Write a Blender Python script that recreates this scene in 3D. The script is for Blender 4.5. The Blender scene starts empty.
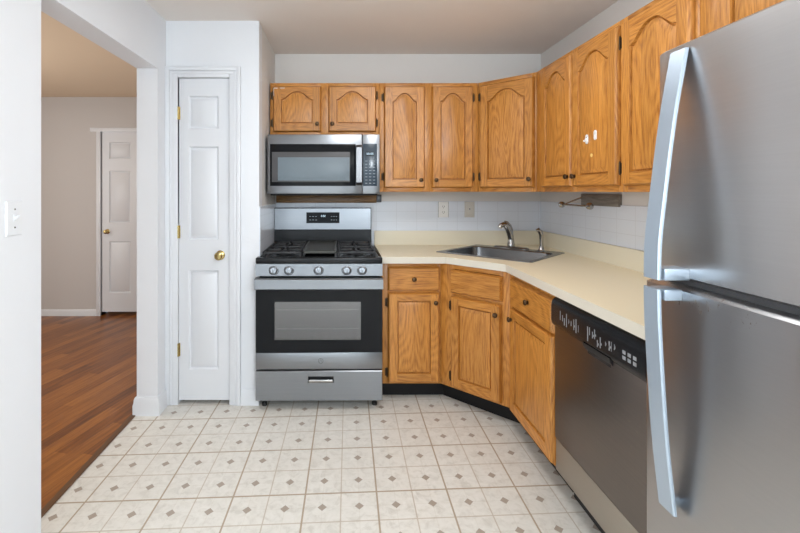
import bpy, bmesh, math, random
from mathutils import Matrix, Vector
R = math.radians
random.seed(7)
scene = bpy.context.scene
C = scene.collection

# ------------------------------------------------------------------ camera, light, exposure
cam_d = bpy.data.cameras.new('camera')
cam_d.sensor_width = 36.0
cam_d.lens = 440 / 800 * 36
cam_d.shift_x = 0.0725
cam_d.shift_y = -0.09375
cam_d.clip_start = 0.05
cam = bpy.data.objects.new('camera', cam_d)
C.objects.link(cam)
cam.location = (0, 0, 1.32)
cam.rotation_euler = (R(90), 0, 0)
scene.camera = cam

w = bpy.data.worlds.new('world')
scene.world = w
w.use_nodes = True
w.node_tree.nodes['Background'].inputs[0].default_value = (0.75, 0.87, 1.0, 1)
w.node_tree.nodes['Background'].inputs[1].default_value = 1.0

def area(name, loc, rot, sx, sy, power, col):
    l = bpy.data.lights.new(name, 'AREA')
    l.shape = 'RECTANGLE'; l.size = sx; l.size_y = sy; l.energy = power; l.color = col
    o = bpy.data.objects.new(name, l); C.objects.link(o)
    o.location = loc; o.rotation_euler = rot
    return o
def globe(name, loc, radius, power, col):
    l = bpy.data.lights.new(name, 'POINT')
    l.shadow_soft_size = radius; l.energy = power; l.color = col
    o = bpy.data.objects.new(name, l); C.objects.link(o); o.location = loc
    return o
# daylight through the window in the wall behind the camera, ceiling lamp, added fill lights for kitchen and hall
area('window_daylight', (0.15, -1.9, 1.40), (R(90), 0, 0), 2.2, 1.7, 8, (0.86, 0.94, 1.0))
area('side_fill_light', (-1.05, -0.55, 1.40), (R(90), 0, R(-90)), 2.0, 1.7, 30, (0.88, 0.95, 1.0))  # added fill light at a made-up side window, placed outside the steel reflections
globe('kitchen_fill_light', (0.85, -1.3, 1.85), 0.30, 104, (0.87, 0.95, 1.0))  # added unseen light, placed to brighten the ceiling and left walls
area('ceiling_lamp', (0.35, 1.85, 2.33), (0, 0, 0), 0.55, 0.55, 10, (0.96, 0.98, 1.0))
area('hall_fill_area', (-4.1, 2.2, 1.45), (R(90), 0, R(-90)), 1.6, 1.4, 22, (0.97, 0.97, 0.96))  # added unseen light for the hall, no window in that wall
globe('hall_fill_point', (-2.9, 2.6, 1.5), 0.2, 19, (1.0, 0.94, 0.86))  # added unseen point light, brightens the hall

vs = scene.view_settings
vs.view_transform = 'Standard'
vs.look = 'None'
vs.exposure = 0.34
vs.gamma = 1.0
vs.use_curve_mapping = False

# ------------------------------------------------------------------ materials
class NT:
    """small helper to chain shader nodes"""
    def __init__(self, name):
        self.m = bpy.data.materials.new(name); self.m.use_nodes = True
        self.t = self.m.node_tree; self.p = self.t.nodes['Principled BSDF']
        self.out = self.t.nodes['Material Output']
    def n(self, kind, **kw):
        nd = self.t.nodes.new(kind)
        for k, v in kw.items(): setattr(nd, k, v)
        return nd
    def link(self, a, b): self.t.links.new(a, b)
    def put(self, sock, v):
        if hasattr(v, 'is_output') or hasattr(v, 'links'): self.link(v, sock)
        else: sock.default_value = v
    def math(self, op, a, b=0.0, c=0.0):
        nd = self.n('ShaderNodeMath', operation=op)
        self.put(nd.inputs[0], a); self.put(nd.inputs[1], b); self.put(nd.inputs[2], c)
        return nd.outputs[0]
    def mix(self, f, a, b, blend='MIX'):
        nd = self.n('ShaderNodeMix', data_type='RGBA', blend_type=blend)
        self.put(nd.inputs[0], f)
        for s, v in ((nd.inputs[6], a), (nd.inputs[7], b)):
            self.put(s, v if hasattr(v, 'links') else (*v, 1))
        return nd.outputs[2]
    def coords(self, kind='Object'):
        return self.n('ShaderNodeTexCoord').outputs[kind]
    def mapping(self, v, scale=(1, 1, 1), loc=(0, 0, 0), rot=(0, 0, 0)):
        nd = self.n('ShaderNodeMapping')
        self.link(v, nd.inputs[0])
        self.put(nd.inputs['Location'], loc); nd.inputs['Rotation'].default_value = rot; nd.inputs['Scale'].default_value = scale
        return nd.outputs[0]
    def noise(self, v, scale, detail=3, rough=0.5, dist=0.0):
        nd = self.n('ShaderNodeTexNoise')
        self.link(v, nd.inputs['Vector'])
        nd.inputs['Scale'].default_value = scale; nd.inputs['Detail'].default_value = detail
        nd.inputs['Roughness'].default_value = rough; nd.inputs['Distortion'].default_value = dist
        return nd.outputs[0]
    def ramp(self, f, stops):
        nd = self.n('ShaderNodeValToRGB'); self.link(f, nd.inputs[0])
        els = nd.color_ramp.elements
        while len(els) < len(stops): els.new(0.5)
        for e, (p, c) in zip(els, stops):
            e.position = p; e.color = (*c, 1) if len(c) == 3 else c
        return nd.outputs[0]
    def bump(self, h, strength, dist=0.002):
        nd = self.n('ShaderNodeBump')
        nd.inputs['Strength'].default_value = strength; nd.inputs['Distance'].default_value = dist
        self.link(h, nd.inputs['Height']); self.link(nd.outputs[0], self.p.inputs['Normal'])
    def set(self, **kw):
        names = dict(col='Base Color', rough='Roughness', metal='Metallic', spec='Specular IOR Level', coat='Coat Weight',
                     crough='Coat Roughness', alpha='Alpha', trans='Transmission Weight', aniso='Anisotropic')
        for k, v in kw.items():
            s = self.p.inputs[names[k]]
            if k == 'col' and not hasattr(v, 'links'): v = (*v, 1)
            self.put(s, v)
        return self

def s2l(r, g, b):
    f = lambda c: c / 12.92 if c <= 0.04045 else ((c + 0.055) / 1.055) ** 2.4
    return (f(r / 255), f(g / 255), f(b / 255))

def plain(name, col, rough=0.5, metal=0.0, **kw):
    return NT(name).set(col=col, rough=rough, metal=metal, **kw).m

def paint(name, col, rough=0.6, var=0.03):
    t = NT(name); v = t.coords()
    f = t.noise(v, 1.6, 4)
    d = tuple(c * (1 - var) for c in col)
    t.set(col=t.mix(f, d, col), rough=rough)
    t.bump(t.noise(v, 140, 2), 0.08, 0.001)
    return t.m

def oak(name, axis, base, dark, light, strips=False):
    t = NT(name)
    v = t.coords()
    rnd = t.math('ADD', t.n('ShaderNodeObjectInfo').outputs['Random'], t.n('ShaderNodeNewGeometry').outputs['Random Per Island'])
    off = t.n('ShaderNodeCombineXYZ')
    t.link(t.math('MULTIPLY', rnd, 7.3), off.inputs[0]); t.link(t.math('MULTIPLY', rnd, 3.1), off.inputs[2]); t.link(t.math('MULTIPLY', rnd, 5.7), off.inputs[1])
    va = t.n('ShaderNodeVectorMath', operation='ADD'); t.link(v, va.inputs[0]); t.link(off.outputs[0], va.inputs[1])
    vv = va.outputs[0]
    st = (1, 1, 0.055) if axis == 'z' else (0.055, 1, 1)
    st2 = (1, 1, 0.16) if axis == 'z' else (0.16, 1, 1)
    fine = t.noise(t.mapping(vv, st), 210, 4, 0.7)
    big = t.noise(t.mapping(vv, st2), 7.0, 1, 0.4, 0.2)
    rings = t.math('FRACT', t.math('MULTIPLY', big, 22.0))
    rings = t.math('ABSOLUTE', t.math('SUBTRACT', t.math('MULTIPLY', rings, 2.0), 1.0))
    grain = t.math('ADD', t.math('MULTIPLY', fine, 0.80), t.math('MULTIPLY', rings, 0.15))
    col = t.ramp(grain, [(0.25, dark), (0.47, base), (0.70, light)])
    sep = t.n('ShaderNodeSeparateXYZ'); t.link(v, sep.inputs[0])
    wn = t.n('ShaderNodeTexWhiteNoise', noise_dimensions='1D')
    if strips:
        t.link(t.math('FLOOR', t.math('ADD', t.math('DIVIDE', sep.outputs[0], 0.085), t.math('MULTIPLY', rnd, 9.7))), wn.inputs['W'])
    else:
        t.link(rnd, wn.inputs['W'])
    tone = t.math('ADD', 0.90, t.math('MULTIPLY', wn.outputs[0], 0.18))
    sc = t.n('ShaderNodeCombineXYZ')
    for i in range(3): t.link(tone, sc.inputs[i])
    t.set(col=t.mix(1.0, col, sc.outputs[0], 'MULTIPLY'), rough=0.38, spec=0.45, coat=0.12, crough=0.25)
    t.bump(fine, 0.12, 0.001)
    return t.m

OB, OD, OL = s2l(186, 124, 54), s2l(130, 74, 26), s2l(210, 150, 76)
M = {}
M['oak_v'] = oak('oak_vertical_grain', 'z', OB, OD, OL)
M['oak_h'] = oak('oak_horizontal_grain', 'x', OB, OD, OL)
M['oak_p'] = oak('oak_glued_panel', 'z', OB, OD, OL, True)
M['oak_dull'] = oak('oak_raw_cleat', 'x', s2l(120, 88, 50), s2l(84, 58, 30), s2l(150, 112, 70))
M['wall'] = paint('wall_white_paint', s2l(228, 231, 236))
M['wall_beige'] = paint('wall_offwhite_paint', s2l(222, 220, 217))
M['hall_wall'] = paint('hall_grey_paint', s2l(200, 196, 194))
M['ceiling'] = paint('ceiling_paint', s2l(238, 231, 225), 0.75, 0.06)
M['hall_ceiling'] = paint('hall_ceiling_paint', s2l(232, 212, 186), 0.75, 0.06)
M['trim'] = paint('trim_gloss_white', s2l(222, 225, 230), 0.35, 0.02)
M['brass'] = plain('polished_brass', s2l(186, 166, 112), 0.22, 1.0)
M['bronze'] = plain('antique_bronze', s2l(84, 66, 48), 0.38, 0.9)
M['old_hinge'] = plain('hinge_dark', s2l(70, 56, 42), 0.45, 0.8)
M['black'] = plain('black_enamel', (0.010, 0.011, 0.013), 0.25, spec=0.3)
M['matte_black'] = plain('matte_black', (0.012, 0.012, 0.013), 0.6)
M['iron'] = plain('cast_iron', (0.018, 0.018, 0.02), 0.5)
M['griddle'] = plain('griddle_plate', s2l(92, 92, 88), 0.45, 0.7)
M['glass_black'] = plain('black_glass', (0.008, 0.009, 0.011), 0.07, spec=0.16)
M['charcoal'] = plain('charcoal_plastic', s2l(66, 70, 76), 0.35)
M['white_plastic'] = plain('white_plastic', s2l(232, 232, 230), 0.35)
M['switch_white'] = plain('switch_white', s2l(226, 229, 233), 0.4)
M['ivory'] = plain('ivory_plastic', s2l(206, 202, 194), 0.4)
M['slot'] = plain('dark_slot', (0.02, 0.02, 0.02), 0.6)
M['ink'] = plain('pale_print', s2l(138, 140, 144), 0.5)
M['ink_grey'] = plain('grey_print', s2l(140, 150, 160), 0.5)
M['chrome'] = plain('brushed_nickel', s2l(178, 176, 174), 0.18, 1.0)
M['dark_chrome'] = plain('dark_brushed_chrome', s2l(120, 120, 122), 0.32, 1.0)
M['kick'] = plain('black_vinyl_kick', (0.010, 0.010, 0.011), 0.5, spec=0.2)
M['rubber'] = plain('grey_gasket', s2l(70, 70, 72), 0.7)
M['handle'] = plain('satin_silver_handle', s2l(174, 188, 202), 0.36, 0.6)
M['barn'] = oak('weathered_plank', 'x', s2l(112, 106, 98), s2l(82, 76, 70), s2l(140, 134, 126))
M['residue'] = plain('yellow_residue', s2l(226, 186, 110), 0.6)
def emit(name, col, s):
    t = NT(name); t.set(col=(0, 0, 0)); t.p.inputs['Emission Color'].default_value = (*col, 1); t.p.inputs['Emission Strength'].default_value = s
    return t.m
M['digits'] = emit('display_digits', (0.65, 0.85, 1.0), 0.9)

def steel(name, col, rough, axis, streak=0.08, dirt=0.0):
    t = NT(name); v = t.coords()
    sc = {'x': (0.02, 1, 1), 'y': (1, 0.02, 1), 'z': (1, 1, 0.02)}[axis]
    f = t.noise(t.mapping(v, sc), 260, 3, 0.6)
    blot = t.noise(v, 5, 4)
    c = t.mix(f, tuple(x * (1 - streak) for x in col), tuple(min(1, x * (1 + streak)) for x in col))
    r = t.math('ADD', rough - 0.02, t.math('MULTIPLY', blot, 0.04))
    if dirt:
        sp = t.ramp(t.noise(t.mapping(v, (1, 1, 1.6)), 22, 5, 0.7), [(0.62, (0, 0, 0)), (0.72, (1, 1, 1))])
        c = t.mix(t.math('MULTIPLY', sp, dirt), c, s2l(150, 140, 126))
        r = t.math('ADD', r, t.math('MULTIPLY', sp, 0.25 * dirt))
    t.set(col=c, rough=r, metal=1.0)
    t.bump(f, 0.03, 0.0003)
    return t.m
M['steel_x'] = steel('brushed_steel', s2l(144, 148, 153), 0.30, 'x')
M['fridge'] = steel('fridge_steel', s2l(204, 203, 203), 0.30, 'x', 0.04)
def scuffed_shaded():
    t = NT('fridge_scuffed_shaded_steel'); v = t.coords()
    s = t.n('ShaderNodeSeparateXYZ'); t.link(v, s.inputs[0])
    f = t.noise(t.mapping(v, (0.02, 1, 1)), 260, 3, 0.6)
    c = t.mix(f, tuple(x * 0.96 for x in s2l(178, 178, 179)), tuple(x * 1.04 for x in s2l(178, 178, 179)))  # base darker than the freezer door's: shade put into the steel colour
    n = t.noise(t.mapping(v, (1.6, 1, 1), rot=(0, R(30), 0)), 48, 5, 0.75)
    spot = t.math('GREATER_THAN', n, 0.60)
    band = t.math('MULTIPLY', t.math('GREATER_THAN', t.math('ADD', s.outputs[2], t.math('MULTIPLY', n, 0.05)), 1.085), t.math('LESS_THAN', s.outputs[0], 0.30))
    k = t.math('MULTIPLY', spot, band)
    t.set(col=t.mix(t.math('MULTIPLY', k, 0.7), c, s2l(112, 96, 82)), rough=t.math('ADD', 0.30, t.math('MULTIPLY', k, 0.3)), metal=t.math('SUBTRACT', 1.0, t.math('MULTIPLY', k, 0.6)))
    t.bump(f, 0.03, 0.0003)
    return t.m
M['fridge_scuffed_shaded'] = scuffed_shaded()
M['sink'] = steel('sink_steel', s2l(140, 141, 143), 0.26, 'x')
M['dw_steel'] = steel('dishwasher_steel', s2l(120, 113, 108), 0.36, 'x', 0.14, 0.35)
M['dw_toe'] = steel('dishwasher_toe_steel', s2l(178, 172, 162), 0.40, 'x', 0.05)
M['fridge_side'] = plain('fridge_grey_side', s2l(120, 120, 122), 0.45)

def thin_glass(name, tint, k):
    t = NT(name); t.t.nodes.remove(t.p)
    tr = t.n('ShaderNodeBsdfTransparent'); tr.inputs[0].default_value = (*tint, 1)
    gl = t.n('ShaderNodeBsdfGlossy'); gl.inputs['Roughness'].default_value = 0.08
    gl.inputs['Color'].default_value = (1, 1, 1, 1)
    ms = t.n('ShaderNodeMixShader'); ms.inputs[0].default_value = k
    t.link(tr.outputs[0], ms.inputs[1]); t.link(gl.outputs[0], ms.inputs[2]); t.link(ms.outputs[0], t.out.inputs[0])
    return t.m
M['oven_window'] = thin_glass('oven_window_glass', (0.55, 0.55, 0.58), 0.13)
M['clear_glass'] = thin_glass('window_glass', (0.95, 0.97, 0.97), 0.06)
M['oven_inside'] = plain('oven_enamel', s2l(84, 85, 92), 0.5)
M['rack'] = plain('oven_rack_wire', s2l(190, 190, 190), 0.3, 0.8)

def mesh_screen():
    t = NT('microwave_screen'); v = t.coords()
    s = t.n('ShaderNodeSeparateXYZ'); t.link(v, s.inputs[0])
    a = t.math('SINE', t.math('MULTIPLY', s.outputs[0], 1400)); b = t.math('SINE', t.math('MULTIPLY', s.outputs[2], 1400))
    f = t.math('GREATER_THAN', t.math('MULTIPLY', a, b), 0.2)
    t.set(col=t.mix(f, s2l(122, 134, 142), s2l(94, 106, 114)), rough=0.34, spec=0.3)
    return t.m
M['mw_screen'] = mesh_screen()
M['mw_panel'] = plain('microwave_keypad', s2l(48, 62, 74), 0.18)
M['mw_frame'] = plain('microwave_window_frame', s2l(84, 84, 86), 0.2)

def laminate(name, col):
    t = NT(name); v = t.coords()
    f = t.noise(v, 260, 3); g = t.noise(v, 2.5, 3)
    c = t.mix(f, tuple(x * 0.93 for x in col), col)
    t.set(col=t.mix(t.math('MULTIPLY', g, 0.5), c, tuple(x * 0.95 for x in col)), rough=0.38, spec=0.4)
    return t.m
M['laminate'] = laminate('cream_laminate', s2l(243, 231, 200))
M['lam_lip'] = laminate('cream_laminate_lip', s2l(228, 221, 200))
M['lam_edge'] = laminate('pale_laminate_edge', s2l(214, 208, 194))

def tiles(name, axis):
    t = NT(name); v = t.coords()
    s = t.n('ShaderNodeSeparateXYZ'); t.link(v, s.inputs[0])
    u = s.outputs[0] if axis == 'x' else s.outputs[1]
    fu = t.math('FRACT', t.math('DIVIDE', t.math('ADD', u, 10.0), 0.1555)); fv = t.math('FRACT', t.math('DIVIDE', t.math('SUBTRACT', s.outputs[2], 0.86), 0.077))
    du = t.math('MINIMUM', fu, t.math('SUBTRACT', 1.0, fu)); dv = t.math('MINIMUM', fv, t.math('SUBTRACT', 1.0, fv))
    lu = t.math('LESS_THAN', du, 0.010); lv = t.math('LESS_THAN', dv, 0.018)
    f = t.math('MAXIMUM', lu, lv)
    t.set(col=t.mix(f, s2l(222, 228, 237), s2l(210, 215, 223)), rough=0.16)
    t.bump(t.math('SUBTRACT', 1.0, f), 0.15, 0.001)
    return t.m
M['tile_x'] = tiles('white_tile_across', 'x')
M['tile_y'] = tiles('white_tile_along', 'y')

def vinyl():
    t = NT('vinyl_diamond_floor'); v = t.coords()
    s = t.n('ShaderNodeSeparateXYZ'); t.link(v, s.inputs[0])
    x = t.math('ADD', s.outputs[0], 0.0827); y = t.math('SUBTRACT', s.outputs[1], 1.839)
    u = t.math('DIVIDE', t.math('SUBTRACT', x, t.math('MULTIPLY', y, 0.0144)), 0.1553)
    q = t.math('DIVIDE', t.math('SUBTRACT', y, t.math('MULTIPLY', x, 0.053)), 0.1675)
    u = t.math('ADD', u, 40.5); q = t.math('ADD', q, 40.5)      # tile centres fall on .5
    fu = t.math('FRACT', u); fq = t.math('FRACT', q)
    cu = t.math('ABSOLUTE', t.math('SUBTRACT', fu, 0.5)); cq = t.math('ABSOLUTE', t.math('SUBTRACT', fq, 0.5))
    dia = t.math('LESS_THAN', t.math('ADD', cu, cq), 0.125)
    edge = t.math('GREATER_THAN', t.math('MAXIMUM', cu, cq), 0.484)
    # every second line is heavier
    hu = t.math('FRACT', t.math('MULTIPLY', u, 0.5)); hq = t.math('FRACT', t.math('MULTIPLY', t.math('ADD', q, 1.0), 0.5))
    hu = t.math('MINIMUM', hu, t.math('SUBTRACT', 1.0, hu)); hq = t.math('MINIMUM', hq, t.math('SUBTRACT', 1.0, hq))
    heavy = t.math('LESS_THAN', t.math('MINIMUM', hu, hq), 0.0125)
    faint = t.math('LESS_THAN', t.math('MINIMUM', cu, cq), 0.012)
    n1 = t.noise(v, 26, 5, 0.65, 0.8); n2 = t.noise(v, 3, 3)
    base = t.ramp(n1, [(0.3, s2l(200, 197, 190)), (0.5, s2l(217, 215, 209)), (0.7, s2l(224, 222, 217))])
    base = t.mix(t.math('MULTIPLY', n2, 0.25), base, s2l(206, 198, 184))
    c = t.mix(t.math('MULTIPLY', faint, 0.12), base, s2l(176, 162, 142))
    c = t.mix(t.math('MULTIPLY', edge, 0.65), c, s2l(172, 156, 134))
    c = t.mix(t.math('MULTIPLY', heavy, 0.80), c, s2l(160, 143, 120))
    c = t.mix(t.math('MULTIPLY', dia, 0.85), c, s2l(150, 136, 122))
    t.set(col=c, rough=t.math('ADD', 0.30, t.math('MULTIPLY', n1, 0.14)), spec=0.4)
    return t.m
M['vinyl'] = vinyl()

def planks():
    t = NT('hall_wood_planks'); v0 = t.coords()
    v = t.mapping(v0, rot=(0, 0, R(14)))
    s = t.n('ShaderNodeSeparateXYZ'); t.link(v, s.inputs[0])
    row = t.math('FLOOR', t.math('DIVIDE', s.outputs[0], 0.075))
    wn = t.n('ShaderNodeTexWhiteNoise', noise_dimensions='1D'); t.link(row, wn.inputs['W'])
    ln = t.math('FLOOR', t.math('ADD', t.math('DIVIDE', s.outputs[1], 0.75), t.math('MULTIPLY', wn.outputs[0], 5.0)))
    w2 = t.n('ShaderNodeTexWhiteNoise', noise_dimensions='2D')
    cc = t.n('ShaderNodeCombineXYZ'); t.link(row, cc.inputs[0]); t.link(ln, cc.inputs[1]); t.link(cc.outputs[0], w2.inputs['Vector'])
    g = t.noise(t.mapping(v, (1, 0.07, 1)), 55, 5, 0.65)
    f = t.math('ADD', t.math('MULTIPLY', g, 0.75), t.math('MULTIPLY', w2.outputs[0], 0.34))
    c = t.ramp(f, [(0.25, s2l(86, 46, 15)), (0.5, s2l(130, 76, 28)), (0.8, s2l(168, 108, 48))])
    fr = t.math('FRACT', t.math('DIVIDE', s.outputs[0], 0.075))
    gap = t.math('LESS_THAN', fr, 0.02)
    t.set(col=t.mix(t.math('MULTIPLY', gap, 0.5), c, s2l(70, 36, 16)), rough=0.30, spec=0.45)
    return t.m
M['planks'] = planks()

# ------------------------------------------------------------------ mesh helpers
def box(bm, x0, x1, y0, y1, z0, z1, mi=0, bev=0.0, seg=2):
    mt = Matrix.Translation(((x0 + x1) / 2, (y0 + y1) / 2, (z0 + z1) / 2)) @ Matrix.Diagonal((abs(x1 - x0), abs(y1 - y0), abs(z1 - z0), 1))
    r = bmesh.ops.create_cube(bm, size=1.0, matrix=mt)
    vsx = r['verts']
    fs = list({f for v in vsx for f in v.link_faces})
    for f in fs: f.material_index = mi
    if bev > 0:
        es = list({e for v in vsx for e in v.link_edges})
        rr = bmesh.ops.bevel(bm, geom=es, offset=bev, segments=seg, affect='EDGES', profile=0.5, clamp_overlap=True)
        for f in rr['faces']: f.material_index = mi

def loft(bm, rings, mi=0, cap0=True, cap1=True, closed=True):
    rows = [[bm.verts.new(p) for p in r] for r in rings]
    n = len(rows[0])
    for a, b in zip(rows, rows[1:]):
        for i in range(n if closed else n - 1):
            j = (i + 1) % n
            try: bm.faces.new((a[i], a[j], b[j], b[i])).material_index = mi
            except ValueError: pass
    if cap0: bm.faces.new(list(reversed(rows[0]))).material_index = mi
    if cap1: bm.faces.new(rows[-1]).material_index = mi
    return rows

def prism(bm, poly, axis, a, b, mi=0):
    """poly of 2D points extruded along axis from a to b"""
    def P(p, k): return {'x': (k, p[0], p[1]), 'y': (p[0], k, p[1]), 'z': (p[0], p[1], k)}[axis]
    loft(bm, [[P(p, a) for p in poly], [P(p, b) for p in poly]], mi)

def tube(bm, pts, rad, mi=0, seg=12):
    pts = [Vector(p) for p in pts]
    rads = rad if isinstance(rad, (list, tuple)) else [rad] * len(pts)
    rings = []; up = None
    for i, p in enumerate(pts):
        d = (pts[min(i + 1, len(pts) - 1)] - pts[max(i - 1, 0)]).normalized()
        if up is None:
            up = Vector((0, 0, 1)) if abs(d.z) < 0.9 else Vector((1, 0, 0))
        a = d.cross(up).normalized(); b = d.cross(a).normalized(); up = -b if (-b).dot(up) > 0 else b
        rings.append([p + (a * math.cos(2 * math.pi * k / seg) + b * math.sin(2 * math.pi * k / seg)) * rads[i] for k in range(seg)])
    loft(bm, rings, mi)

def lathe(bm, prof, org, axis='z', mi=0, seg=20):
    """prof: list of (radius, height) along axis from org"""
    rings = []
    for r, h in prof:
        ring = []
        for k in range(seg):
            c, s = r * math.cos(2 * math.pi * k / seg), r * math.sin(2 * math.pi * k / seg)
            p = {'z': (c, s, h), '-y': (c, -h, s), '-x': (-h, -c, s), 'x': (h, c, s)}[axis]
            ring.append(Vector(org) + Vector(p))
        rings.append(ring)
    loft(bm, rings, mi)

def rrect(cx, cy, hx, hy, r, z, n=5):
    pts = []
    for (sx, sy, a0) in ((1, 1, 0), (-1, 1, 90), (-1, -1, 180), (1, -1, 270)):
        for k in range(n + 1):
            a = R(a0 + 90 * k / n)
            pts.append((cx + sx * (hx - r) + r * math.cos(a), cy + sy * (hy - r) + r * math.sin(a), z))
    return pts

def new(): return bmesh.new()

def obj(name, bm, mats, parent=None, loc=(0, 0, 0), rotz=0.0, sharp=32):
    bmesh.ops.remove_doubles(bm, verts=bm.verts, dist=1e-6)
    bmesh.ops.recalc_face_normals(bm, faces=bm.faces)
    lim = R(sharp)
    for e in bm.edges:
        e.smooth = not (len(e.link_faces) == 2 and e.calc_face_angle(0) > lim)
    for f in bm.faces: f.smooth = True
    me = bpy.data.meshes.new(name); bm.to_mesh(me); bm.free()
    for m in (mats if isinstance(mats, (list, tuple)) else [mats]): me.materials.append(m)
    o = bpy.data.objects.new(name, me); C.objects.link(o)
    o.location = loc; o.rotation_euler = (0, 0, rotz)
    if parent: o.parent = parent
    return o

def tag(o, label, cat, group=None, kind=None):
    o['label'] = label; o['category'] = cat
    if group: o['group'] = group
    if kind: o['kind'] = kind
    return o

def thing(name, label, cat, loc=(0, 0, 0), rotz=0.0, group=None, kind=None):
    o = bpy.data.objects.new(name, None); C.objects.link(o)
    o.empty_display_size = 0.1
    o.location = loc; o.rotation_euler = (0, 0, rotz)
    return tag(o, label, cat, group, kind)

def text_mesh(body, size, depth=0.0003):
    cu = bpy.data.curves.new('writing', 'FONT'); cu.body = body; cu.size = size; cu.extrude = depth
    cu.align_x = 'CENTER'; cu.align_y = 'CENTER'
    t = bpy.data.objects.new('writing', cu); C.objects.link(t)
    dg = bpy.context.evaluated_depsgraph_get()
    me = bpy.data.meshes.new_from_object(t.evaluated_get(dg))
    bpy.data.objects.remove(t); bpy.data.curves.remove(cu)
    return me

def writing(name, body, size, mat, parent, loc, rot):
    me = text_mesh(body, size); me.materials.clear(); me.materials.append(mat)
    o = bpy.data.objects.new(name, me); C.objects.link(o); o.parent = parent; o.location = loc; o.rotation_euler = rot
    return o

# ------------------------------------------------------------------ the setting
CEIL = 2.378
XR, YB = 1.531, 3.385          # right wall, back wall
XL, XH = -1.09, -1.213         # kitchen and hall face of the left partition
YR = -2.0                      # wall behind the camera
YC = 2.727                     # closet front
XC = -0.514                    # closet side
YHALL, XHALL = 4.666, -4.2

def struct(name, bm, mats, label, cat, **kw):
    return tag(obj(name, bm, mats, **kw), label, cat, kind='structure')

b = new(); box(b, -1.226, XR + 0.1, YR - 0.1, YB + 0.1, -0.05, 0)
struct('floor', b, M['vinyl'], 'pale vinyl kitchen floor with square tile pattern and small brown diamonds', 'floor')
b = new(); box(b, XHALL - 0.1, -1.226, YR - 0.1, 5.6, -0.05, 0.003)
struct('floor_hall', b, M['planks'], 'reddish brown wood plank floor beyond the opening on the left', 'floor')
b = new(); box(b, XH - 0.004, XR + 0.1, YR - 0.1, YB + 0.1, CEIL, CEIL + 0.05)
struct('ceiling', b, M['ceiling'], 'greyish beige painted ceiling over the kitchen', 'ceiling')
b = new(); box(b, XHALL - 0.1, XH - 0.005, YR - 0.1, 5.6, 2.322, 2.40)
struct('ceiling_hall', b, M['hall_ceiling'], 'tan ceiling of the hall seen through the opening', 'ceiling')

b = new(); box(b, XC - 0.1, XR + 0.1, YB, YB + 0.1, 0, CEIL)
struct('wall_back', b, M['wall_beige'], 'off-white wall behind the range, strip showing above the cabinets', 'wall')
b = new(); box(b, XR, XR + 0.1, YR - 0.1, YB, 0, CEIL)
struct('wall_right', b, M['wall_beige'], 'off-white wall on the right behind the wall cabinets and fridge', 'wall')
# wall behind the camera with a window opening
b = new()
for (x0, x1, z0, z1) in ((XL, -1.0, 0, CEIL), (1.3, XR, 0, CEIL), (-1.0, 1.3, 0, 0.5), (-1.0, 1.3, 2.30, CEIL)):
    box(b, x0, x1, YR - 0.1, YR, z0, z1)
struct('wall_front', b, M['wall'], 'white wall with a window behind the camera', 'wall')
b = new()
for (x0, x1, z0, z1) in ((-1.0, -0.95, 0.5, 2.3), (1.25, 1.3, 0.5, 2.3), (-0.95, 1.25, 0.5, 0.55), (-0.95, 1.25, 2.25, 2.3), (0.13, 0.17, 0.55, 2.25)):
    box(b, x0, x1, YR - 0.07, YR - 0.02, z0, z1, 0, 0.004)
wf = struct('window_1', b, M['trim'], 'white sash window behind the camera', 'window')
b = new(); box(b, -0.95, 1.25, YR - 0.047, YR - 0.043, 0.55, 2.25); obj('pane', b, M['clear_glass'], wf)

b = new()
for (y0, y1, z0, z1) in ((-1.6, -1.55, 0.5, 2.3), (0.45, 0.5, 0.5, 2.3), (-1.55, 0.45, 0.5, 0.55), (-1.55, 0.45, 2.25, 2.3), (-0.57, -0.53, 0.55, 2.25)):
    box(b, XH + 0.03, XH + 0.08, y0, y1, z0, z1, 0, 0.004)
wf = struct('added_window', b, M['trim'], 'unseen white window added in the left wall for the side fill light', 'window')  # made-up window, added to go with the side fill light
b = new(); box(b, XH + 0.053, XH + 0.057, -1.55, 0.45, 0.55, 2.25); obj('pane', b, M['clear_glass'], wf)

# left partition: near pier, header, far jamb and return to the closet
b = new()
for (y0, y1, z0, z1) in ((YR - 0.1, -1.6, 0, CEIL), (0.5, 1.594, 0, CEIL), (-1.6, 0.5, 0, 0.5), (-1.6, 0.5, 2.30, CEIL)): box(b, XH, XL, y0, y1, z0, z1)
struct('wall_left', b, M['wall'], 'white near wall at the left edge carrying the light switch', 'wall')
b = new(); box(b, XH, XL, 1.594, 2.60, 2.048, CEIL)
struct('wall_header', b, M['wall'], 'white header beam over the opening to the hall', 'wall')
b = new(); box(b, XH, XL, 2.60, YHALL, 0, CEIL)
struct('wall_jamb', b, M['wall'], 'white wall end at the far side of the hall opening', 'wall')
# closet front with door opening, closet side
DX0, DX1, DZ = -1.012, -0.698, 2.022
b = new()
box(b, XL, DX0 - 0.004, YC, YC + 0.1, 0, CEIL); box(b, DX1 + 0.004, XC, YC, YC + 0.1, 0, CEIL); box(b, DX0 - 0.004, DX1 + 0.004, YC, YC + 0.1, DZ + 0.004, CEIL)
struct('wall_closet', b, M['wall'], 'white wall around the narrow pantry door', 'wall')
b = new(); box(b, XC - 0.1, XC, YC + 0.1, YB, 0, CEIL)
struct('wall_closet_side', b, M['wall_beige'], 'short side wall beside the range and microwave', 'wall')
b = new(); box(b, XL, XC - 0.1, YC + 0.6, YC + 0.65, 0, CEIL)
struct('wall_closet_rear', b, M['wall'], 'rear wall inside the pantry', 'wall')

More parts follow.
